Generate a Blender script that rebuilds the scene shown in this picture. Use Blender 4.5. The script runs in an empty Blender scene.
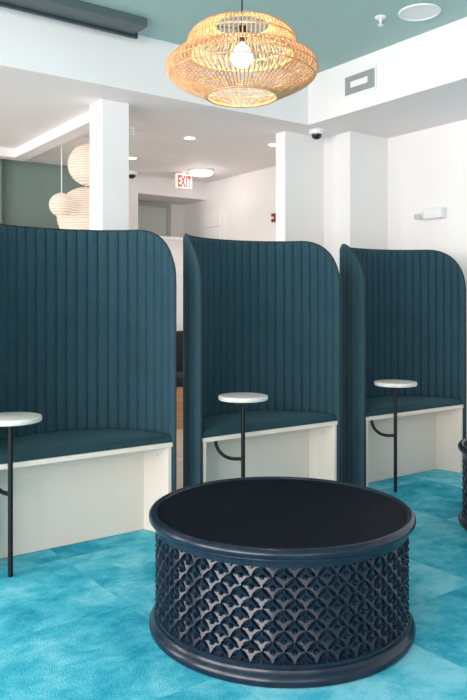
import bpy, bmesh, math, random
from mathutils import Vector, Matrix
random.seed(7)
PI = math.pi
scn = bpy.context.scene
COL = scn.collection

# ------------------------------------------------------------------ helpers
def tag(o, label=None, cat=None, group=None, kind=None):
    if label: o['label'] = label
    if cat: o['category'] = cat
    if group: o['group'] = group
    if kind: o['kind'] = kind
    return o

def empty(name, loc, label, cat, group=None, rz=0):
    o = bpy.data.objects.new(name, None)
    o.empty_display_size = .1
    COL.objects.link(o)
    o.location = loc
    o.rotation_euler = (0, 0, rz)
    return tag(o, label, cat, group)

def obj(name, bm, mat, parent=None, smooth=False, loc=None, bevel=0, auto=None):
    bmesh.ops.recalc_face_normals(bm, faces=bm.faces)
    me = bpy.data.meshes.new(name)
    if bevel:
        bmesh.ops.bevel(bm, geom=[e for e in bm.edges if len(e.link_faces) == 2 and e.calc_face_angle(0) > .6],
                        offset=bevel, segments=2, profile=.5, affect='EDGES')
    if smooth:
        for f in bm.faces: f.smooth = True
    if auto is not None:
        for e in bm.edges:
            if len(e.link_faces) == 2 and e.calc_face_angle(0) > auto: e.smooth = False
    bm.to_mesh(me); bm.free()
    me.materials.append(mat)
    o = bpy.data.objects.new(name, me)
    COL.objects.link(o)
    if parent: o.parent = parent
    if loc: o.location = loc
    return o

def struct(name, bm, mat, parent=None, **k):
    o = obj(name, bm, mat, parent, **k)
    if parent is None: o['kind'] = 'structure'
    return o

def box(bm, x0, y0, z0, x1, y1, z1):
    vs = [bm.verts.new((x, y, z)) for z in (z0, z1) for x, y in ((x0, y0), (x1, y0), (x1, y1), (x0, y1))]
    for q in ((0, 3, 2, 1), (4, 5, 6, 7), (0, 1, 5, 4), (1, 2, 6, 5), (2, 3, 7, 6), (3, 0, 4, 7)):
        bm.faces.new([vs[i] for i in q])
    return vs

def prism(bm, pts, z0, z1):
    a = [bm.verts.new((x, y, z0)) for x, y in pts]
    b = [bm.verts.new((x, y, z1)) for x, y in pts]
    n = len(pts)
    bm.faces.new(a[::-1]); bm.faces.new(b)
    for i in range(n): bm.faces.new((a[i], a[(i+1) % n], b[(i+1) % n], b[i]))

def lathe(bm, prof, n=64, cx=0, cy=0, cz=0, close=False):
    rings = []
    for r, z in prof:
        if r < 1e-6: rings.append([bm.verts.new((cx, cy, cz+z))])
        else: rings.append([bm.verts.new((cx+r*math.cos(2*PI*i/n), cy+r*math.sin(2*PI*i/n), cz+z)) for i in range(n)])
    pairs = list(zip(rings[:-1], rings[1:]))
    if close: pairs.append((rings[-1], rings[0]))
    for A, B in pairs:
        for i in range(n):
            j = (i+1) % n
            if len(A) == 1 and len(B) == 1: continue
            if len(A) == 1: bm.faces.new((A[0], B[i], B[j]))
            elif len(B) == 1: bm.faces.new((A[i], A[j], B[0]))
            else: bm.faces.new((A[i], A[j], B[j], B[i]))

def tube(bm, pts, r, n=6, closed=False):
    pts = [Vector(p) for p in pts]
    m = len(pts)
    rings = []
    up = None
    for i in range(m):
        if closed: t = pts[(i+1) % m]-pts[i-1]
        else: t = pts[min(i+1, m-1)]-pts[max(i-1, 0)]
        t.normalize()
        if up is None:
            up = Vector((0, 0, 1)) if abs(t.z) < .9 else Vector((1, 0, 0))
        a = (up-t*up.dot(t))
        if a.length < 1e-4: a = t.orthogonal()
        a.normalize(); b = t.cross(a); up = a
        rings.append([bm.verts.new(pts[i]+a*r*math.cos(2*PI*k/n)+b*r*math.sin(2*PI*k/n)) for k in range(n)])
    prs = list(zip(rings[:-1], rings[1:]))
    if closed: prs.append((rings[-1], rings[0]))
    for A, B in prs:
        for k in range(n): bm.faces.new((A[k], A[(k+1) % n], B[(k+1) % n], B[k]))
    if not closed:
        bm.faces.new(rings[0][::-1]); bm.faces.new(rings[-1])

def circle(r, z, n=48, cx=0, cy=0):
    return [(cx+r*math.cos(2*PI*i/n), cy+r*math.sin(2*PI*i/n), z) for i in range(n)]

def spline(P, sub=6):
    out = []
    for i in range(len(P)-1):
        p0 = P[max(i-1, 0)]; p1 = P[i]; p2 = P[i+1]; p3 = P[min(i+2, len(P)-1)]
        for k in range(sub):
            t = k/sub
            out.append(tuple(.5*((2*b)+(-a+c)*t+(2*a-5*b+4*c-d)*t*t+(-a+3*b-3*c+d)*t**3) for a, b, c, d in zip(p0, p1, p2, p3)))
    out.append(P[-1])
    return out

def copy_thing(root, loc, label):
    r = root.copy(); COL.objects.link(r); r.location = loc; r['label'] = label
    for ch in list(root.children):
        c = ch.copy(); COL.objects.link(c); c.parent = r
        for g in list(ch.children):
            d = g.copy(); COL.objects.link(d); d.parent = c
    return r

# ------------------------------------------------------------------ materials
class N:
    def __init__(s, name):
        s.m = bpy.data.materials.new(name); s.m.use_nodes = True
        s.t = s.m.node_tree; s.b = s.t.nodes['Principled BSDF']
    def n(s, typ, **k):
        x = s.t.nodes.new(typ)
        for a, v in k.items():
            if a in x.inputs: x.inputs[a].default_value = v
            else: setattr(x, a, v)
        return x
    def l(s, a, b): s.t.links.new(a, b)
    def ramp(s, fac, stops):
        r = s.n('ShaderNodeValToRGB')
        e = r.color_ramp.elements
        e[0].position, e[0].color = stops[0][0], (*stops[0][1], 1)
        e[1].position, e[1].color = stops[-1][0], (*stops[-1][1], 1)
        for p, c in stops[1:-1]:
            q = e.new(p); q.color = (*c, 1)
        s.l(fac, r.inputs['Fac']); return r
    def bump(s, h, strength=.2, dist=.01):
        b = s.n('ShaderNodeBump'); b.inputs['Strength'].default_value = strength; b.inputs['Distance'].default_value = dist
        s.l(h, b.inputs['Height']); s.l(b.outputs['Normal'], s.b.inputs['Normal'])

def plain(name, col, rough=.5, metal=0, spec=.5, var=.06, scale=6, bump=0, coat=0):
    k = N(name)
    tc = k.n('ShaderNodeTexCoord'); nz = k.n('ShaderNodeTexNoise', Scale=scale, Detail=4.0)
    k.l(tc.outputs['Object'], nz.inputs['Vector'])
    r = k.ramp(nz.outputs['Fac'], [(.3, tuple(c*(1-var) for c in col)), (.7, tuple(min(1, c*(1+var)) for c in col))])
    k.l(r.outputs['Color'], k.b.inputs['Base Color'])
    k.b.inputs['Roughness'].default_value = rough; k.b.inputs['Metallic'].default_value = metal
    k.b.inputs['Specular IOR Level'].default_value = spec
    if coat: k.b.inputs['Coat Weight'].default_value = coat; k.b.inputs['Coat Roughness'].default_value = .25
    if bump: 
        n2 = k.n('ShaderNodeTexNoise', Scale=scale*25, Detail=3.0); k.l(tc.outputs['Object'], n2.inputs['Vector'])
        k.bump(n2.outputs['Fac'], bump, .002)
    return k.m

def glow(name, col, s):
    k = N(name)
    k.b.inputs['Base Color'].default_value = (.9, .88, .82, 1)
    k.b.inputs['Emission Color'].default_value = (*col, 1); k.b.inputs['Emission Strength'].default_value = s
    return k.m

M = {}
M['wall'] = plain('white_paint', (.865, .832, .825), .6, var=.012, scale=1.5, spec=.3)
M['soffit'] = plain('soffit_white_paint', (.86, .82, .82), .65, var=.01, scale=1.5, spec=.2)
M['teal_ceiling'] = plain('teal_ceiling_paint', (.37, .535, .52), .6, var=.02, scale=1, spec=.3)
M['green_wall'] = plain('sage_green_paint', (.20, .275, .245), .6, var=.02, scale=1, spec=.3)
M['door'] = plain('grey_green_door_paint', (.55, .60, .56), .5, var=.015)
M['doorframe'] = plain('grey_door_frame_paint', (.42, .44, .42), .5, var=.015)
M['black'] = plain('black_powder_coat', (.008, .009, .011), .45, spec=.25, var=.1, scale=30)
M['plastic_white'] = plain('white_plastic', (.82, .82, .81), .4, var=.01)
M['vent_grey'] = plain('grey_vent_metal', (.55, .55, .55), .5, var=.03)
M['vent_dark'] = plain('dark_duct', (.16, .16, .165), .7, var=.03)
M['housing'] = plain('slate_grey_metal', (.075, .105, .115), .45, var=.05)
M['housing_dark'] = plain('dark_slate_lip', (.03, .042, .05), .4, var=.05)
M['red'] = plain('red_plastic', (.26, .012, .012), .4, var=.03)
M['red_sign'] = glow('red_exit_letters', (1, .03, .03), .25); M['red_sign'].node_tree.nodes['Principled BSDF'].inputs['Base Color'].default_value = (.7, .02, .02, 1)
M['sign'] = glow('sign_face', (1, .95, .92), .04)
M['lens'] = glow('light_lens', (1, .93, .82), 6)
M['bulb'] = glow('warm_bulb_glass', (1, .74, .42), 100)
M['smoke'] = plain('black_gloss', (.01, .01, .012), .15)
M['steel'] = plain('screw_steel', (.45, .45, .46), .35, metal=.8)
M['laminate'] = plain('warm_white_laminate', (.78, .675, .595), .45, var=.015, scale=3, spec=.4)
M['dark_fabric'] = plain('charcoal_upholstery', (.012, .013, .015), .85, var=.2, scale=40)

# woven teal felt
def felt(name, a, b):
    k = N(name)
    tc = k.n('ShaderNodeTexCoord')
    mp = k.n('ShaderNodeMapping'); mp.inputs['Scale'].default_value = (90, 90, 420)
    k.l(tc.outputs['Object'], mp.inputs['Vector'])
    n1 = k.n('ShaderNodeTexNoise', Scale=1.0, Detail=2.0); k.l(mp.outputs['Vector'], n1.inputs['Vector'])
    n2 = k.n('ShaderNodeTexNoise', Scale=5.0, Detail=3.0); k.l(tc.outputs['Object'], n2.inputs['Vector'])
    mx = k.n('ShaderNodeMath', operation='MULTIPLY_ADD'); mx.inputs[1].default_value = .75
    ml = k.n('ShaderNodeMath', operation='MULTIPLY'); ml.inputs[1].default_value = .25
    k.l(n2.outputs['Fac'], ml.inputs[0]); k.l(n1.outputs['Fac'], mx.inputs[0]); k.l(ml.outputs[0], mx.inputs[2])
    r = k.ramp(mx.outputs[0], [(.32, a), (.68, b)])
    k.l(r.outputs['Color'], k.b.inputs['Base Color'])
    k.b.inputs['Roughness'].default_value = .85; k.b.inputs['Specular IOR Level'].default_value = .2
    k.b.inputs['Sheen Weight'].default_value = .15; k.b.inputs['Sheen Tint'].default_value = (.3, .6, .75, 1)
    k.bump(n1.outputs['Fac'], .35, .002)
    return k.m
M['felt'] = felt('teal_felt', (.015, .046, .064), (.036, .086, .114))
M['cushion'] = felt('teal_seat_fabric', (.011, .036, .049), (.023, .061, .078))
M['piping'] = plain('dark_piping', (.008, .018, .024), .7, var=.1, scale=40)

def wood(name, a, b, scale=(3, 40, 40), rough=.5, coat=0):
    k = N(name)
    tc = k.n('ShaderNodeTexCoord'); mp = k.n('ShaderNodeMapping'); mp.inputs['Scale'].default_value = scale
    k.l(tc.outputs['Object'], mp.inputs['Vector'])
    n1 = k.n('ShaderNodeTexNoise', Scale=1.0, Detail=6.0, Roughness=.6); k.l(mp.outputs['Vector'], n1.inputs['Vector'])
    r = k.ramp(n1.outputs['Fac'], [(.3, a), (.7, b)])
    k.l(r.outputs['Color'], k.b.inputs['Base Color']); k.b.inputs['Roughness'].default_value = rough
    if coat: k.b.inputs['Coat Weight'].default_value = coat
    k.bump(n1.outputs['Fac'], .08, .002)
    return k.m
M['pale_wood'] = wood('whitewashed_wood', (.64, .58, .53), (.77, .72, .68))
M['wood_edge'] = wood('pale_wood_edge', (.60, .50, .43), (.74, .66, .60), (12, 12, 60))
M['oak'] = wood('oak_veneer', (.42, .22, .10), (.58, .34, .17), (2, 20, 40))
M['rattan'] = wood('golden_rattan', (.50, .235, .10), (.74, .43, .225), (30, 30, 30), .45)
M['ebony'] = wood('navy_black_stained_wood', (.006, .011, .022), (.013, .021, .038), (4, 45, 40), .22)
M['ebony_top'] = wood('navy_black_tabletop', (.003, .0045, .009), (.007, .009, .016), (3, 55, 40), .5)

M['ebony_top'].node_tree.nodes['Principled BSDF'].inputs['Specular IOR Level'].default_value = .07
M['ebony'].node_tree.nodes['Principled BSDF'].inputs['Specular IOR Level'].default_value = .38
# carpet tiles
k = N('turquoise_carpet_tiles')
tc = k.n('ShaderNodeTexCoord')
mp = k.n('ShaderNodeMapping'); mp.inputs['Location'].default_value = (-1.34/.65+12, -2.54/.65+41, 0); mp.inputs['Scale'].default_value = (1/.65, 1/.65, 1)
k.l(tc.outputs['Object'], mp.inputs['Vector'])
fl = k.n('ShaderNodeVectorMath', operation='FLOOR'); k.l(mp.outputs['Vector'], fl.inputs[0])
wn = k.n('ShaderNodeTexWhiteNoise', noise_dimensions='2D'); k.l(fl.outputs['Vector'], wn.inputs['Vector'])
off = k.n('ShaderNodeVectorMath', operation='MULTIPLY_ADD'); off.inputs[1].default_value = (9, 9, 9)
k.l(wn.outputs['Color'], off.inputs[0]); k.l(tc.outputs['Object'], off.inputs[2])
st = k.n('ShaderNodeMapping'); st.inputs['Scale'].default_value = (3.8, 4.6, 1); k.l(off.outputs['Vector'], st.inputs['Vector'])
n1 = k.n('ShaderNodeTexNoise', Scale=1.0, Detail=7.0, Roughness=.72, Distortion=.25); k.l(st.outputs['Vector'], n1.inputs['Vector'])
n2 = k.n('ShaderNodeTexNoise', Scale=160.0, Detail=3.0); k.l(tc.outputs['Object'], n2.inputs['Vector'])
a1 = k.n('ShaderNodeMath', operation='MULTIPLY_ADD'); a1.inputs[1].default_value = .17; k.l(wn.outputs['Value'], a1.inputs[0]); k.l(n1.outputs['Fac'], a1.inputs[2])
a2 = k.n('ShaderNodeMath', operation='MULTIPLY_ADD'); a2.inputs[1].default_value = .22; k.l(n2.outputs['Fac'], a2.inputs[0]); k.l(a1.outputs[0], a2.inputs[2])
r = k.ramp(a2.outputs[0],  [(.43, (.010, .20, .31)), (.54, (.026, .33, .47)), (.66, (.075, .46, .60)), (.82, (.24, .63, .74))])
k.l(r.outputs['Color'], k.b.inputs['Base Color'])
k.b.inputs['Roughness'].default_value = .95; k.b.inputs['Specular IOR Level'].default_value = .1
k.bump(n2.outputs['Fac'], .6, .006)
M['carpet'] = k.m

# pale plank floor
k = N('pale_plank_floor')
tc = k.n('ShaderNodeTexCoord'); br = k.n('ShaderNodeTexBrick')
br.inputs['Scale'].default_value = 1; br.inputs['Brick Width'].default_value = 1.2; br.inputs['Row Height'].default_value = .15; br.inputs['Mortar Size'].default_value = .002
br.inputs['Color1'].default_value = (.56, .44, .35, 1); br.inputs['Color2'].default_value = (.66, .54, .45, 1); br.inputs['Mortar'].default_value = (.25, .18, .13, 1)
k.l(tc.outputs['Object'], br.inputs['Vector']); k.l(br.outputs['Color'], k.b.inputs['Base Color'])
k.b.inputs['Roughness'].default_value = .4
M['plank'] = k.m

# scrap-paper globe: slatted layers glowing from the bulb inside
k = N('slatted_paper_globe')
tc = k.n('ShaderNodeTexCoord'); wv = k.n('ShaderNodeTexWave', wave_type='BANDS', bands_direction='Z')
wv.inputs['Scale'].default_value = 15; wv.inputs['Distortion'].default_value = 2.2; wv.inputs['Detail'].default_value = 2
k.l(tc.outputs['Object'], wv.inputs['Vector'])
r = k.ramp(wv.outputs['Fac'], [(.0, (.45, .22, .11)), (.28, (1, .78, .62)), (1, (1, .93, .85))])
k.l(r.outputs['Color'], k.b.inputs['Emission Color']); k.b.inputs['Emission Strength'].default_value = .46
k.b.inputs['Base Color'].default_value = (.42, .34, .27, 1)
M['globe'] = k.m

# ------------------------------------------------------------------ room shell
ZS, ZC = 2.60, 2.98           # lowered ceiling, tray ceiling
XL, XR, YF, YB = -3.0, 4.70, -2.6, 7.0
SX, SY = 3.84, 4.28           # tray corner

bm = bmesh.new(); box(bm, XL, YF, -.1, XR, 3.80, 0); struct('floor', bm, M['carpet'])
bm = bmesh.new(); box(bm, XL, 3.80, -.1, XR, 7.6, 0); struct('floor', bm, M['plank'])
bm = bmesh.new(); box(bm, XL, YF, ZC, SX, SY, ZC+.1); struct('ceiling', bm, M['teal_ceiling'])
bm = bmesh.new(); prism(bm, [(SX, YF), (XR, YF), (XR, 7.6), (XL, 7.6), (XL, SY), (SX, SY)], ZS, ZC+.1); struct('ceiling', bm, M['soffit'])
bm = bmesh.new(); box(bm, XR, YF, 0, XR+.12, 7.6, ZC); struct('wall_right', bm, M['wall'])
# back wall: sage part, white part, header over the door recess, recess back
bm = bmesh.new(); box(bm, XL, YB, 0, 3.5, YB+.12, ZS); box(bm, 1.6, YB-.12, 0, 2.27, YB, ZS); struct('wall_back', bm, M['green_wall'])
bm = bmesh.new(); box(bm, 3.5, YB, 0, 3.80, 7.6, ZS); box(bm, 3.80, YB, 2.40, XR, 7.6, ZS); box(bm, 3.80, 7.5, 0, XR, 7.6, 2.40)
struct('wall_rear', bm, M['wall'])
# unseen window walls: solid and open spans arranged to shape the daylight
bm = bmesh.new(); box(bm, XL-.12, YF, 0, XL, 7.6, .25); box(bm, XL-.12, YF, 2.7, XL, 7.6, ZC+.1)
for y, y2 in ((YF, YF+.25), (1.4, 1.65), (3.6, 5.2), (7.0, 7.6)): box(bm, XL-.12, y, .25, XL, y2, 2.7)
struct('wall_left', bm, M['wall'])
bm = bmesh.new(); box(bm, XL, YF-.12, 0, XR+.12, YF, .25); box(bm, XL, YF-.12, 2.7, XR+.12, YF, ZC+.1)
box(bm, XL, YF-.12, .25, XL+.3, YF, 2.7); box(bm, .8, YF-.12, .25, XR+.12, YF, 2.7)
struct('wall_front', bm, M['wall'])
for i, (a, b) in enumerate((((XL-.06, YF+.25), (XL-.06, 1.4)), ((XL-.06, 1.65), (XL-.06, 3.6)), ((XL-.06, 5.2), (XL-.06, 7.0)), ((XL+.3, YF-.06), (.8, YF-.06)))):  # third opening is added to let light into the rear room
    bm = bmesh.new()
    for z in (.25, 1.0, 2.65): box(bm, a[0]-.03, a[1]-.03, z, b[0]+.03, b[1]+.03, z+.05)
    for t in (0, .5, 1):
        x = a[0]+(b[0]-a[0])*t; y = a[1]+(b[1]-a[1])*t
        sx = .025 if t == .5 else .0; 
        box(bm, x-.03, y-.03, .25, x+.03, y+.03, 2.7)
    struct('window_%d' % (i+1), bm, M['black'])

# columns
bm = bmesh.new(); box(bm, 2.196, 4.56, 0, 2.405, 4.76, ZS); struct('wall_column', bm, M['wall'], bevel=.004)
bm = bmesh.new(); prism(bm, [(3.82, 4.54), (4.25, 4.54), (4.25, 4.23), (4.66, 4.23), (4.70, 4.23), (4.70, 4.66), (3.82, 4.66)], 0, ZS); struct('wall_corner', bm, M['wall'])
# dropped beam running back from the column, then turning left
bm = bmesh.new(); prism(bm, [(2.265, 4.76), (2.39, 4.76), (2.39, 6.62), (1.0, 6.62), (1.0, 6.50), (2.265, 6.50)], 2.52, ZS); struct('trim_1', bm, M['wall'])
# half-height partition with a cap
bm = bmesh.new(); box(bm, 1.2, 6.50, 0, 4.15, 6.60, 1.86); struct('wall_partition', bm, M['wall'])
bm = bmesh.new(); box(bm, 1.18, 6.47, 1.86, 4.17, 6.63, 1.89); struct('trim_2', bm, M['soffit'])
# baseboard on right wall
bm = bmesh.new(); box(bm, XR-.015, YF, 0, XR, 4.22, .1); struct('baseboard_right', bm, M['soffit'])
# door in the recess
bm = bmesh.new(); box(bm, 3.90, 7.47, 0, 4.44, 7.5, 2.34); d1 = struct('door_1', bm, M['door'])
bm = bmesh.new(); box(bm, 3.84, 7.46, 0, 3.90, 7.5, 2.385); box(bm, 4.44, 7.46, 0, 4.49, 7.5, 2.385); box(bm, 3.90, 7.46, 2.34, 4.44, 7.5, 2.385)
struct('door_frame', bm, M['doorframe'], d1)
bm = bmesh.new(); tube(bm, [(4.38, 7.42, 1.0), (4.30, 7.42, 1.0)], .01); tube(bm, [(4.38, 7.47, 1.0), (4.38, 7.41, 1.0)], .012); struct('door_handle', bm, M['steel'], d1)
# shallow panelled cupboard front on the right wall of the rear room
cb = empty('wall_cupboard', (XR, 6.825, 0), 'white flat wall cupboard on the far right wall beyond the booths', 'cupboard')
bm = bmesh.new(); box(bm, -.03, -.17, 0, 0, .17, 2.22); obj('carcass', bm, M['wall'], cb)
bm = bmesh.new(); box(bm, -.045, -.15, .06, -.0302, .15, 2.05); obj('door', bm, M['soffit'], cb, bevel=.003)
bm = bmesh.new(); box(bm, -.045, -.15, 2.07, -.0302, .15, 2.20); obj('door', bm, M['soffit'], cb, bevel=.003)

# ------------------------------------------------------------------ booths
A, B, T = .503, .472, .024          # centreline half-width, depth, thickness
EXPN = 2.15
ZT, RC = 1.578, .285
def plan(phi):                     # phi 0..pi, right end to left end
    c, s = math.cos(phi), math.sin(phi)
    return (math.copysign(abs(c)**(2/EXPN), c)*A, abs(s)**(2/EXPN)*B)
dense = [plan(PI*i/2000) for i in range(2001)]
cum = [0]
for p, q in zip(dense[:-1], dense[1:]): cum.append(cum[-1]+math.hypot(q[0]-p[0], q[1]-p[1]))
L = cum[-1]
def at(s):
    import bisect
    s = min(max(s, 0), L)
    i = min(max(bisect.bisect_left(cum, s), 1), 2000)
    f = (s-cum[i-1])/(cum[i]-cum[i-1])
    p, q = dense[i-1], dense[i]
    x, y = p[0]+(q[0]-p[0])*f, p[1]+(q[1]-p[1])*f
    i0, i1 = max(i-12, 0), min(i+12, 2000)
    tx, ty = dense[i1][0]-dense[i0][0], dense[i1][1]-dense[i0][1]
    l = math.hypot(tx, ty)
    return x, y, ty/l, -tx/l       # position and outward normal
NR = 28
RW = L/NR
def top_at(s):
    e = min(s, L-s)
    if e >= RC: return ZT
    return ZT-RC+math.sqrt(max(0, RC*RC-(RC-e)**2))
def shell():
    bm = bmesh.new()
    S = []
    for i in range(NR):
        for f in (0, .06, .16, .32, .5, .68, .84, .94): S.append((i+f)*RW)
    S += [L, .0015, .007, .016, L-.0015, L-.007, L-.016]
    S = sorted(set(S))
    cols = []
    for s in S:
        x, y, nx, ny = at(s)
        f = (s/RW) % 1
        bul = .013*(abs(math.sin(PI*f))**.45)
        zt = top_at(s)
        h = T/2-.010
        row = []
        zs = [.005, .25, .5, .75, 1.0, 1.2]
        zs = [z*(zt-.03)/1.2 if z > .01 else z for z in zs]
        for side in (-1, 1):
            prof = [(z, h+bul) for z in zs] + [(zt-.018, h+bul*.85), (zt-.006, h*.8+bul*.4), (zt, h*.35)]
            if side == 1: prof = prof[::-1]
            for z, o in prof: row.append(bm.verts.new((x+nx*o*side, y+ny*o*side, z)))
        cols.append(row)
    n = len(cols[0])
    for a, b in zip(cols[:-1], cols[1:]):
        for i in range(n):
            j = (i+1) % n
            bm.faces.new((a[i], a[j], b[j], b[i]))
    bm.faces.new(cols[0]); bm.faces.new(cols[-1][::-1])
    return bm
def edge_piping():
    bm = bmesh.new()
    pts = []
    x, y, _, _ = at(0); 
    for z in (.01, .4, .8, 1.1, ZT-RC): pts.append((x, y-.004, z))
    K = 10
    for i in range(1, K+1):
        e = RC*(1-math.cos(PI/2*i/K)); px, py, _, _ = at(e); pts.append((px, py-.002*(1-i/K), top_at(e)+.001))
    for i in range(1, 60):
        s = RC+(L-2*RC)*i/60; px, py, _, _ = at(s); pts.append((px, py, ZT+.001))
    for i in range(K, 0, -1):
        e = RC*(1-math.cos(PI/2*i/K)); px, py, _, _ = at(L-e); pts.append((px, py-.002*(1-i/K), top_at(e)+.001))
    x, y, _, _ = at(L)
    for z in (ZT-RC, 1.1, .8, .4, .01): pts.append((x, y-.004, z))
    tube(bm, pts, .0045, 6)
    return bm
def seams():  # stitched seams, dark so they also paint the shade in the grooves
    bm = bmesh.new()
    for i in range(1, NR):
        x, y, nx, ny = at(i*RW); zt = top_at(i*RW)
        for sd in (-1, 1):
            o = sd*.0042
            tube(bm, [(x+nx*o, y+ny*o, .006), (x+nx*o, y+ny*o, .8), (x+nx*o, y+ny*o, zt-.006)], .0022, 5)
    return bm
def seat_plan(ins, y0, n=40):
    pts = []
    for i in range(n+1):
        s = L*i/n
        x, y, nx, ny = at(s)
        pts.append((x-nx*(T/2+ins), max(y0, y-ny*(T/2+ins))))
    pts[0] = (pts[0][0], y0); pts[-1] = (pts[-1][0], y0)
    return pts
ZB = .479                          # top of bench board
def cushion():
    bm = bmesh.new()
    base = seat_plan(.006, .012)
    cx, cy = 0, .2
    levels = [(0.0, .985), (.008, 1.0), (.020, 1.0), (.031, .985), (.038, .95), (.046, .80), (.052, .45)]
    rings = []
    for z, k in levels:
        rings.append([bm.verts.new((cx+(x-cx)*k, cy+(y-cy)*k, ZB+.0005+z)) for x, y in base])
    n = len(base)
    for a, b in zip(rings[:-1], rings[1:]):
        for i in range(n): bm.faces.new((a[i], a[(i+1) % n], b[(i+1) % n], b[i]))
    bm.faces.new(rings[0][::-1])
    c = bm.verts.new((cx, cy, ZB+.053))
    for i in range(n): bm.faces.new((rings[-1][i], rings[-1][(i+1) % n], c))
    return bm

CENTRES = [1.433, 2.594, 3.815]
YFR = 3.17
booth = empty('booth', (CENTRES[0], YFR, 0), 'high-backed teal ribbed booth at the left, cut off by the frame edge', 'booth', 'row of teal booths')
obj('backrest_shell', shell(), M['felt'], booth, smooth=True, auto=1.2)
obj('seam', seams(), M['piping'], booth, smooth=True)
obj('piping', edge_piping(), M['piping'], booth, smooth=True)
bm = bmesh.new(); prism(bm, seat_plan(.002, .004), ZB-.022, ZB); obj('seat_board', bm, M['laminate'], booth)
obj('seat_cushion', cushion(), M['cushion'], booth, smooth=True, auto=1.3)
WI = A-T/2-.004
def xin(y):                        # inside half-width of the shell at depth y
    best = min((abs(p[1]-y), p[0]) for p in seat_plan(.006, 0, 200)[:101])
    return best[1]
bm = bmesh.new()
xb = xin(.20)
box(bm, -xb+.004, .19, .002, xb-.004, .205, ZB-.0225); obj('front_panel', bm, M['laminate'], booth)
for sgn in (-1, 1):
    bm = bmesh.new()
    q = [(sgn*(xin(.0)-.002), .006), (sgn*(xin(.08)-.003), .08), (sgn*(xin(.14)-.004), .14), (sgn*(xb-.004), .1895)]
    prism(bm, q+[(x-sgn*.018, y) for x, y in q[::-1]], .002, ZB-.0225)
    sp = obj('side_panel', bm, M['laminate'], booth)
    bm = bmesh.new()
    tube(bm, [(sgn*(xin(.1)-.0195), .10, ZB-.075), (sgn*(xin(.1)-.0235), .10, ZB-.075)], .006, 10)
    obj('screw_cap', bm, M['steel'], sp)
copy_thing(booth, (CENTRES[1], YFR, 0), 'middle high-backed teal ribbed booth, between the other two and behind the drum table')
copy_thing(booth, (CENTRES[2], YFR, 0), 'high-backed teal ribbed booth at the right, nearest the white side wall')

# ------------------------------------------------------------------ side tables
TABS = [(1.074, 3.12), (2.323, 3.11), (3.515, 3.10)]
tb = empty('side_table', (TABS[0][0]-.006, TABS[0][1], 0), 'small round pale side table at the left booth, cut off by the frame edge', 'side table', 'small round side tables')
bm = bmesh.new(); lathe(bm, [(0, .673), (.129, .673), (.132, .676), (.133, .680), (.133, .692), (.131, .696), (.127, .697), (0, .697)], 72)
obj('table_top', bm, M['pale_wood'], tb, smooth=True, auto=.6)
bm = bmesh.new(); lathe(bm, [(0, 0), (.011, 0), (.011, .665), (.05, .667), (.05, .673), (0, .673)], 20)
obj('post', bm, M['black'], tb, smooth=True, auto=.6)
bm = bmesh.new()
dv = Vector((-.113, .095)); ln = dv.length; dv.normalize()
pts = [(dv.x*.006, dv.y*.006, .356), (dv.x*(ln-.1), dv.y*(ln-.1), .356)]
for i in range(1, 9):
    a = PI/2*i/8; q = ln-.1+.1*math.sin(a); pts.append((dv.x*q, dv.y*q, .356+.098*(1-math.cos(a))))
pts.append((dv.x*ln, dv.y*ln, ZB-.0225))
tube(bm, pts, .0095, 12); obj('bench_arm', bm, M['black'], tb, smooth=True, auto=.8)
copy_thing(tb, (*TABS[1], 0), 'small round pale side table on a black post in front of the middle booth')
copy_thing(tb, (*TABS[2], 0), 'small round pale side table on a black post in front of the right booth')
tb.rotation_euler.z = -.6

# ------------------------------------------------------------------ carved drum tables
RT = .49
def drum_side():
    bm = bmesh.new()
    NC, SU = 42, 22
    R0, z0, z1 = .467, .050, .380
    PER = .0665                                  # height of one motif
    nu = NC*SU; nv = 104
    rings = []
    for j in range(nv+1):
        z = z0+(z1-z0)*j/nv
        v = (z-(z1-.016))/PER                    # 0 at the upper tip of the top row
        ring = []
        for i in range(nu):
            u = i/SU
            p, q = u+v, u-v
            fp, fq = p-math.floor(p), q-math.floor(q)
            cp, cq = fp-.5, fq-.5
            dv = abs(cp-cq)*.5                   # height above or below the motif's waist line
            r = math.hypot(cp, cq)
            h = -.011+.023*dv
            dp = min(fp, 1-fp); dq = min(fq, 1-fq)
            wp = .15*math.sin(PI*fq)-.045; wq = .15*math.sin(PI*fp)-.045
            if dp < wp or dq < wq: h = -.019
            if r < .12: h = .001
            elif r < .15: h = -.014
            if v > 0 or z < z0+.014: h = 0
            ring.append(bm.verts.new(((R0+h)*math.cos(2*PI*i/nu), (R0+h)*math.sin(2*PI*i/nu), z)))
        rings.append(ring)
    for a, b in zip(rings[:-1], rings[1:]):
        for i in range(nu):
            j = (i+1) % nu
            bm.faces.new((a[i], a[j], b[j], b[i]))
    return bm
dt = empty('drum_table', (1.738, 2.091, 0), 'large round navy-black carved drum coffee table in the foreground', 'coffee table', 'carved drum coffee tables')
obj('carved_drum', drum_side(), M['ebony'], dt)
bm = bmesh.new(); lathe(bm, [(.440, .392), (.478, .392), (.486, .395), (.4905, .401), (.4915, .408), (.4905, .415), (.486, .421), (.478, .4255), (.470, .4265), (.463, .424), (.460, .418), (.440, .418)], 128, close=True)
obj('top_rim', bm, M['ebony'], dt, smooth=True, auto=1.0)
bm = bmesh.new(); lathe(bm, [(0, .400), (.4595, .400), (.4595, .4185), (0, .4185)], 128); obj('tabletop', bm, M['ebony_top'], dt)
bm = bmesh.new(); lathe(bm, [(.44, .0), (.483, 0), (.488, .005), (.490, .013), (.489, .023), (.484, .031), (.480, .035), (.474, .039), (.472, .050), (.44, .050)], 128, close=True)
obj('base_rim', bm, M['ebony'], dt, smooth=True, auto=1.0)
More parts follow.
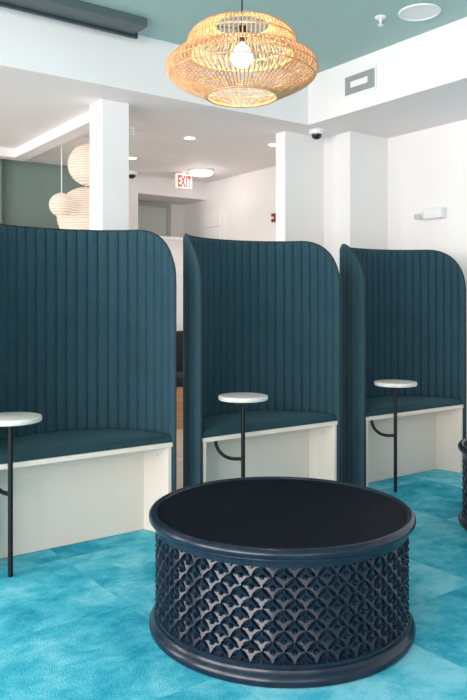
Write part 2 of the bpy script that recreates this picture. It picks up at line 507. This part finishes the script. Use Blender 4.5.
bm = bmesh.new(); lathe(bm, [(.44, .380), (.471, .380), (.473, .386), (.471, .392), (.44, .392)], 128, close=True); obj('neck_band', bm, M['ebony'], dt, smooth=True, auto=.8)
copy_thing(dt, (3.625, 2.10, 0), 'second navy-black drum table, only its edge showing at the right of the frame')

# ------------------------------------------------------------------ rattan pendant
PX, PY, PZ = 1.735, 2.33, 2.008
pl = empty('pendant_lamp', (PX, PY, PZ), 'two-tier woven rattan pendant lamp with glowing bulb hanging from the teal ceiling', 'pendant lamp')
def canes(prof, n, r, twist=0):
    bm = bmesh.new()
    sp = spline(prof, 4)
    for i in range(n):
        a0 = 2*PI*(i+random.uniform(-.07, .07))/n
        pts = []
        for k_, (rr, z) in enumerate(sp):
            a = a0+twist*k_/len(sp)
            pts.append((rr*math.cos(a), rr*math.sin(a), z))
        tube(bm, pts, r, 5)
    return bm
low = [(.142, .006), (.205, .036), (.262, .064), (.292, .088), (.302, .115), (.297, .138), (.275, .158), (.242, .170), (.206, .176)]
upp = [(.203, .176), (.212, .198), (.2155, .224), (.206, .250), (.17, .279), (.115, .291)]
obj('lower_shade', canes(low, 84, .0032), M['rattan'], pl, smooth=True)
obj('upper_shade', canes(upp, 80, .0028), M['rattan'], pl, smooth=True)
for r_, z_, w in ((.142, .006, .0055), (.289, .086, .0038), (.303, .115, .003), (.206, .176, .0055), (.217, .224, .0035), (.115, .291, .0055), (.28, .156, .003)):
    bm = bmesh.new(); tube(bm, circle(r_, z_, 72), w, 7, closed=True); obj('hoop', bm, M['rattan'], pl, smooth=True)
bm = bmesh.new()
for i in range(3):
    a = 2*PI*i/3+.4
    tube(bm, [(.115*math.cos(a), .115*math.sin(a), .291), (.02*math.cos(a), .02*math.sin(a), .28)], .002)
lathe(bm, [(0, .285), (.022, .285), (.022, .28), (.02, .24), (.018, .222), (0, .222)], 20)
obj('lamp_holder', bm, M['black'], pl, smooth=True, auto=.6)
bm = bmesh.new(); bmesh.ops.create_uvsphere(bm, u_segments=24, v_segments=16, radius=.042, matrix=Matrix.Translation((0, 0, .165)))
lathe(bm, [(.014, .222), (.018, .210), (.030, .194)], 20); obj('bulb', bm, M['bulb'], pl, smooth=True)
bm = bmesh.new(); tube(bm, [(0, 0, .28), (0, 0, ZC-PZ-.02)], .0035); obj('cord', bm, M['black'], pl, smooth=True)
bm = bmesh.new(); lathe(bm, [(0, ZC-PZ-.03), (.045, ZC-PZ-.028), (.055, ZC-PZ-.02), (.055, ZC-PZ), (0, ZC-PZ)], 32); obj('ceiling_rose', bm, M['black'], pl, smooth=True, auto=.6)

# ------------------------------------------------------------------ slatted globes
def globe(loc, r, sq, label):
    t = empty('globe_pendant', loc, label, 'pendant lamp', 'slatted globe pendants')
    bm = bmesh.new()
    prof = []
    n = 26
    for i in range(n*2+1):
        a = -PI/2+PI*i/(n*2)
        rr = r*math.cos(a)*(1.0 if i % 2 else .975)
        prof.append((max(rr, .02), r*sq*math.sin(a)))
    lathe(bm, prof, 48); obj('shade', bm, M['globe'], t)
    bm = bmesh.new(); tube(bm, [(0, 0, r*sq-.005), (0, 0, ZS-loc[2]-.012)], .004 if r < .15 else .003); obj('cord', bm, M['plastic_white'], t)
    bm = bmesh.new(); lathe(bm, [(0, ZS-loc[2]-.015), (.03, ZS-loc[2]-.015), (.03, ZS-loc[2]), (0, ZS-loc[2])], 24); obj('ceiling_rose', bm, M['plastic_white'], t)
globe((2.605, 5.67, 2.36), .172, 1, 'mid-sized glowing slatted globe pendant, topmost of three beside the white column')
globe((2.79, 6.13, 1.99), .26, 1, 'largest glowing slatted globe pendant, hanging lowest behind the white column')
globe((2.455, 5.88, 2.035), .107, .95, 'smallest glowing slatted globe pendant, leftmost of three before the green wall')

# ------------------------------------------------------------------ ceiling and wall fittings
def downlight(x, y, r, label):
    t = empty('recessed_downlight', (x, y, ZS), label, 'ceiling light', 'recessed ceiling lights')
    bm = bmesh.new(); lathe(bm, [(r*.78, -.004), (r, -.008), (r*1.03, -.002), (r*1.03, 0), (r*.78, 0)], 36, close=True); obj('trim_ring', bm, M['plastic_white'], t, smooth=True, auto=.6)
    bm = bmesh.new(); lathe(bm, [(0, -.003), (r*.775, -.003), (r*.775, 0), (0, 0)], 36); obj('lens', bm, M['lens'], t)
    ld = bpy.data.lights.new('downlight', 'SPOT'); ld.energy = 11; ld.color = (1, .97, .93); ld.spot_size = 2.4; ld.spot_blend = .9; ld.shadow_soft_size = .06
    lo = bpy.data.objects.new('downlight', ld); COL.objects.link(lo); lo.location = (x, y, ZS-.03); 
downlight(3.32, 5.20, .057, 'small round recessed ceiling light nearest the front, above the booth gap')
downlight(3.32, 6.24, .057, 'small round recessed ceiling light just right of the white column')
downlight(4.06, 4.98, .057, 'small round recessed ceiling light half hidden by the right white pier')
fl_ = empty('flush_ceiling_light', (4.21, 6.37, ZS), 'round white flush ceiling light near the exit sign', 'ceiling light')
bm = bmesh.new(); lathe(bm, [(0, 0), (.135, 0), (.135, -.02), (.12, -.024), (0, -.024)], 48); obj('rim', bm, M['plastic_white'], fl_, smooth=True, auto=.5)
bm = bmesh.new(); lathe(bm, [(.118, -.0245), (.115, -.042), (.09, -.054), (0, -.058)], 48); obj('diffuser', bm, M['lens'], fl_, smooth=True)
ld = bpy.data.lights.new('flush', 'POINT'); ld.energy = 1.0; ld.color = (1, .97, .93); ld.shadow_soft_size = .12
lo = bpy.data.objects.new('flush', ld); COL.objects.link(lo); lo.location = (4.21, 6.37, ZS-.2)

# exit sign
ex = empty('exit_sign', (4.145, 6.62, ZS), 'white exit sign with red letters hanging from the rear ceiling', 'exit sign')
bm = bmesh.new(); box(bm, -.098, -.02, -.170, .098, .02, -.012); obj('housing', bm, M['sign'], ex, bevel=.004)
bm = bmesh.new(); tube(bm, [(0, 0, -.016), (0, 0, 0)], .03, 16); obj('mount', bm, M['plastic_white'], ex)
cu = bpy.data.curves.new('exit_text', 'FONT'); cu.body = 'EXIT'; cu.size = .15; cu.align_x = 'CENTER'; cu.align_y = 'CENTER'; cu.extrude = .002; cu.offset = .006; cu.space_character = 1.12
to = bpy.data.objects.new('tmp', cu); COL.objects.link(to)
bpy.context.view_layer.update()
me = bpy.data.meshes.new_from_object(to.evaluated_get(bpy.context.evaluated_depsgraph_get()))
bpy.data.objects.remove(to)
xs = [v.co.x for v in me.vertices]; ys = [v.co.y for v in me.vertices]
sx = .165/(max(xs)-min(xs)); sy = .125/(max(ys)-min(ys)); mx_ = (max(xs)+min(xs))/2; my_ = (max(ys)+min(ys))/2
for v in me.vertices: v.co = ((v.co.x-mx_)*sx, -.0215-v.co.z*.3, (v.co.y-my_)*sy-.095)
me.materials.clear(); me.materials.append(M['red_sign'])
lt = bpy.data.objects.new('lettering', me); COL.objects.link(lt); lt.parent = ex; lt['label'] = 'red EXIT lettering'

# dome cameras
def dome(loc, label):
    t = empty('security_camera', loc, label, 'security camera', 'dome security cameras')
    bm = bmesh.new(); lathe(bm, [(0, 0), (.066, 0), (.066, -.005), (0, -.005)], 40); obj('mount', bm, M['plastic_white'], t)
    bm = bmesh.new(); lathe(bm, [(0, -.0052), (.062, -.0052), (.062, -.025), (.056, -.034), (.04, -.036), (0, -.036)], 40); obj('housing', bm, M['plastic_white'], t, smooth=True, auto=.6)
    bm = bmesh.new(); lathe(bm, [(.042, -.0365), (.04, -.052), (.03, -.066), (.015, -.073), (0, -.075)], 32); obj('dome', bm, M['smoke'], t, smooth=True)
dome((4.01, 4.37, ZS), 'white dome security camera under the soffit by the right white pier')
dome((3.66, 6.88, ZS), 'small dome security camera beside the rear column, left of the exit sign')

# sprinklers
def sprinkler(loc, label):
    t = empty('ceiling_sprinkler', loc, label, 'sprinkler', 'ceiling sprinklers')
    bm = bmesh.new(); lathe(bm, [(0, 0), (.036, 0), (.036, -.004), (.026, -.012), (.012, -.014), (0, -.014)], 32); obj('escutcheon', bm, M['plastic_white'], t, smooth=True, auto=.6)
    bm = bmesh.new(); lathe(bm, [(0, -.0142), (.009, -.0142), (.009, -.03), (.004, -.034), (.004, -.05), (.018, -.051), (.018, -.054), (0, -.054)], 20); obj('head', bm, M['plastic_white'], t, smooth=True, auto=.6)
sprinkler((3.407, 3.125, ZC), 'white sprinkler head on the teal ceiling beside the round speaker')
sprinkler((2.78, 5.19, ZS), 'small sprinkler on the rear ceiling at the right edge of the white column')

sk = empty('ceiling_speaker', (3.54, 2.93, ZC), 'round white ceiling speaker on the teal ceiling', 'speaker')
bm = bmesh.new(); lathe(bm, [(.112, 0), (.128, 0), (.128, -.006), (.124, -.010), (.114, -.010), (.112, -.007)], 64, close=True); obj('bezel', bm, M['plastic_white'], sk, smooth=True, auto=.6)
bm = bmesh.new(); lathe(bm, [(0, -.007), (.1115, -.005), (.1115, 0), (0, 0)], 64); obj('grille', bm, M['plastic_white'], sk, smooth=True, auto=.6)

# vent on the soffit face
vt = empty('air_vent', (SX, 3.72, 2.797), 'grey louvred air vent set in the white soffit above the right pier', 'vent')
bm = bmesh.new()
box(bm, -.008, -.165, -.085, 0, .165, -.068); box(bm, -.008, -.165, .068, 0, .165, .085); box(bm, -.008, -.165, -.068, 0, -.148, .068); box(bm, -.008, .148, -.068, 0, .165, .068)
obj('frame', bm, M['plastic_white'], vt)
bm = bmesh.new(); box(bm, -.002, -.148, -.068, 0, .148, .068); obj('backing', bm, M['vent_dark'], vt)
bm = bmesh.new()
for i in range(24):
    y = -.142+i*.0123; vs = box(bm, -.010, y, -.068, -.003, y+.004, .068)
obj('louvres', bm, M['vent_grey'], vt); vt.children[-1]['label'] = 'grey louvres'
bm = bmesh.new(); box(bm, -.014, -.085, -.022, -.0105, .085, .022); obj('damper_plate', bm, M['plastic_white'], vt)

# long dark housing on the ceiling at upper left
hs = empty('screen_housing', (1.0, 4.08, ZC), 'long dark slate housing bar mounted along the teal ceiling edge', 'ceiling housing')
bm = bmesh.new(); box(bm, -2.6, -.085, -.055, 1.235, .085, 0); obj('case', bm, M['housing'], hs, bevel=.004)
bm = bmesh.new(); box(bm, -2.6, .0855, -.072, 1.262, .11, 0); obj('lip', bm, M['housing_dark'], hs, bevel=.003)
bm = bmesh.new(); box(bm, 1.2355, -.07, -.05, 1.242, .06, -.005); obj('end_cap', bm, M['housing_dark'], hs)

# emergency light on the right wall
em = empty('emergency_light', (XR, 3.73, 1.905), 'white emergency light with two lamp heads on the right wall', 'emergency light')
bm = bmesh.new(); box(bm, -.008, -.115, -.046, 0, .0, .046); obj('mount', bm, M['plastic_white'], em)
bm = bmesh.new(); box(bm, -.07, -.11, -.042, -.0082, .075, .042); obj('housing', bm, M['plastic_white'], em, bevel=.012)
for yy in (.092, .128):
    bm = bmesh.new(); tube(bm, [(-.03, yy, -.008), (-.075, yy+.008, -.014)], .024, 20); hd = obj('lamp_head', bm, M['plastic_white'], em, smooth=True, auto=.6)
    bm = bmesh.new(); tube(bm, [(-.0755, yy+.008, -.014), (-.0775, yy+.0085, -.0142)], .020, 20); obj('lens', bm, M['vent_grey'], hd)
bm = bmesh.new(); box(bm, -.029, .0755, -.014, 0, .15, .012); obj('bracket', bm, M['plastic_white'], em, bevel=.003)

# fire alarm strobe on far part of right wall
fa = empty('fire_alarm', (XR, 5.74, 2.07), 'red and white fire alarm strobe on the far right wall', 'fire alarm')
bm = bmesh.new(); box(bm, -.006, -.033, -.048, 0, .033, .048); obj('mount', bm, M['plastic_white'], fa)
bm = bmesh.new(); box(bm, -.035, -.03, -.045, -.0062, .03, .045); obj('housing', bm, M['red'], fa, bevel=.006)
bm = bmesh.new(); box(bm, -.05, -.024, -.014, -.0355, .024, .008); obj('strobe', bm, M['plastic_white'], fa, bevel=.005)

# dark bench in the rear room, seen between the booths
bn = empty('lounge_bench', (3.60, 6.12, 0), 'charcoal upholstered bench on a wooden base seen between two booths', 'bench')
bm = bmesh.new(); box(bm, -.75, .22, .40, .75, .36, .91); obj('backrest', bm, M['dark_fabric'], bn, bevel=.03, smooth=True)
bm = bmesh.new(); box(bm, -.75, -.24, .40, .75, .219, .50); obj('seat', bm, M['dark_fabric'], bn, bevel=.02, smooth=True)
bm = bmesh.new(); box(bm, -.76, -.22, 0, .76, .35, .399); obj('base', bm, M['oak'], bn, bevel=.004); bn.children[-1]['label'] = 'oak base'

# ------------------------------------------------------------------ light
def area(name, loc, rot, sx, sy, e, col):
    ld = bpy.data.lights.new(name, 'AREA'); ld.shape = 'RECTANGLE'; ld.size = sx; ld.size_y = sy; ld.energy = e; ld.color = col
    o = bpy.data.objects.new(name, ld); COL.objects.link(o); o.location = loc; o.rotation_euler = rot
    return o
area('daylight_left', (XL-.3, .65, 1.5), (0, -PI/2, 0), 2.4, 6.0, 420, (1, .955, .935))
area('rear_fill', (XL-.3, 6.1, 1.5), (0, -PI/2, 0), 2.4, 1.8, 110, (1, .955, .935))  # added fill that brightens the rear room through the made-up third opening
area('daylight_front', (-1.0, YF-.3, 1.5), (PI/2, 0, 0), 3.4, 2.4, 52, (1, .955, .935))
w = bpy.data.worlds.new('day'); scn.world = w; w.use_nodes = True
bg = w.node_tree.nodes['Background']; bg.inputs['Color'].default_value = (1, .96, .96, 1); bg.inputs['Strength'].default_value = .38

# ------------------------------------------------------------------ camera
cd = bpy.data.cameras.new('camera'); cam = bpy.data.objects.new('camera', cd); COL.objects.link(cam)
cam.location = (0, 0, 1.18); cam.rotation_euler = (PI/2, 0, math.radians(-36))
cd.sensor_fit = 'VERTICAL'; cd.sensor_height = 36; cd.lens = 36*725/700
cd.shift_y = -(350-305)/700
cd.clip_start = .05
scn.camera = cam
scn.view_settings.view_transform = 'Standard'; scn.view_settings.look = 'None'
scn.view_settings.exposure = 0.38; scn.view_settings.gamma = 1
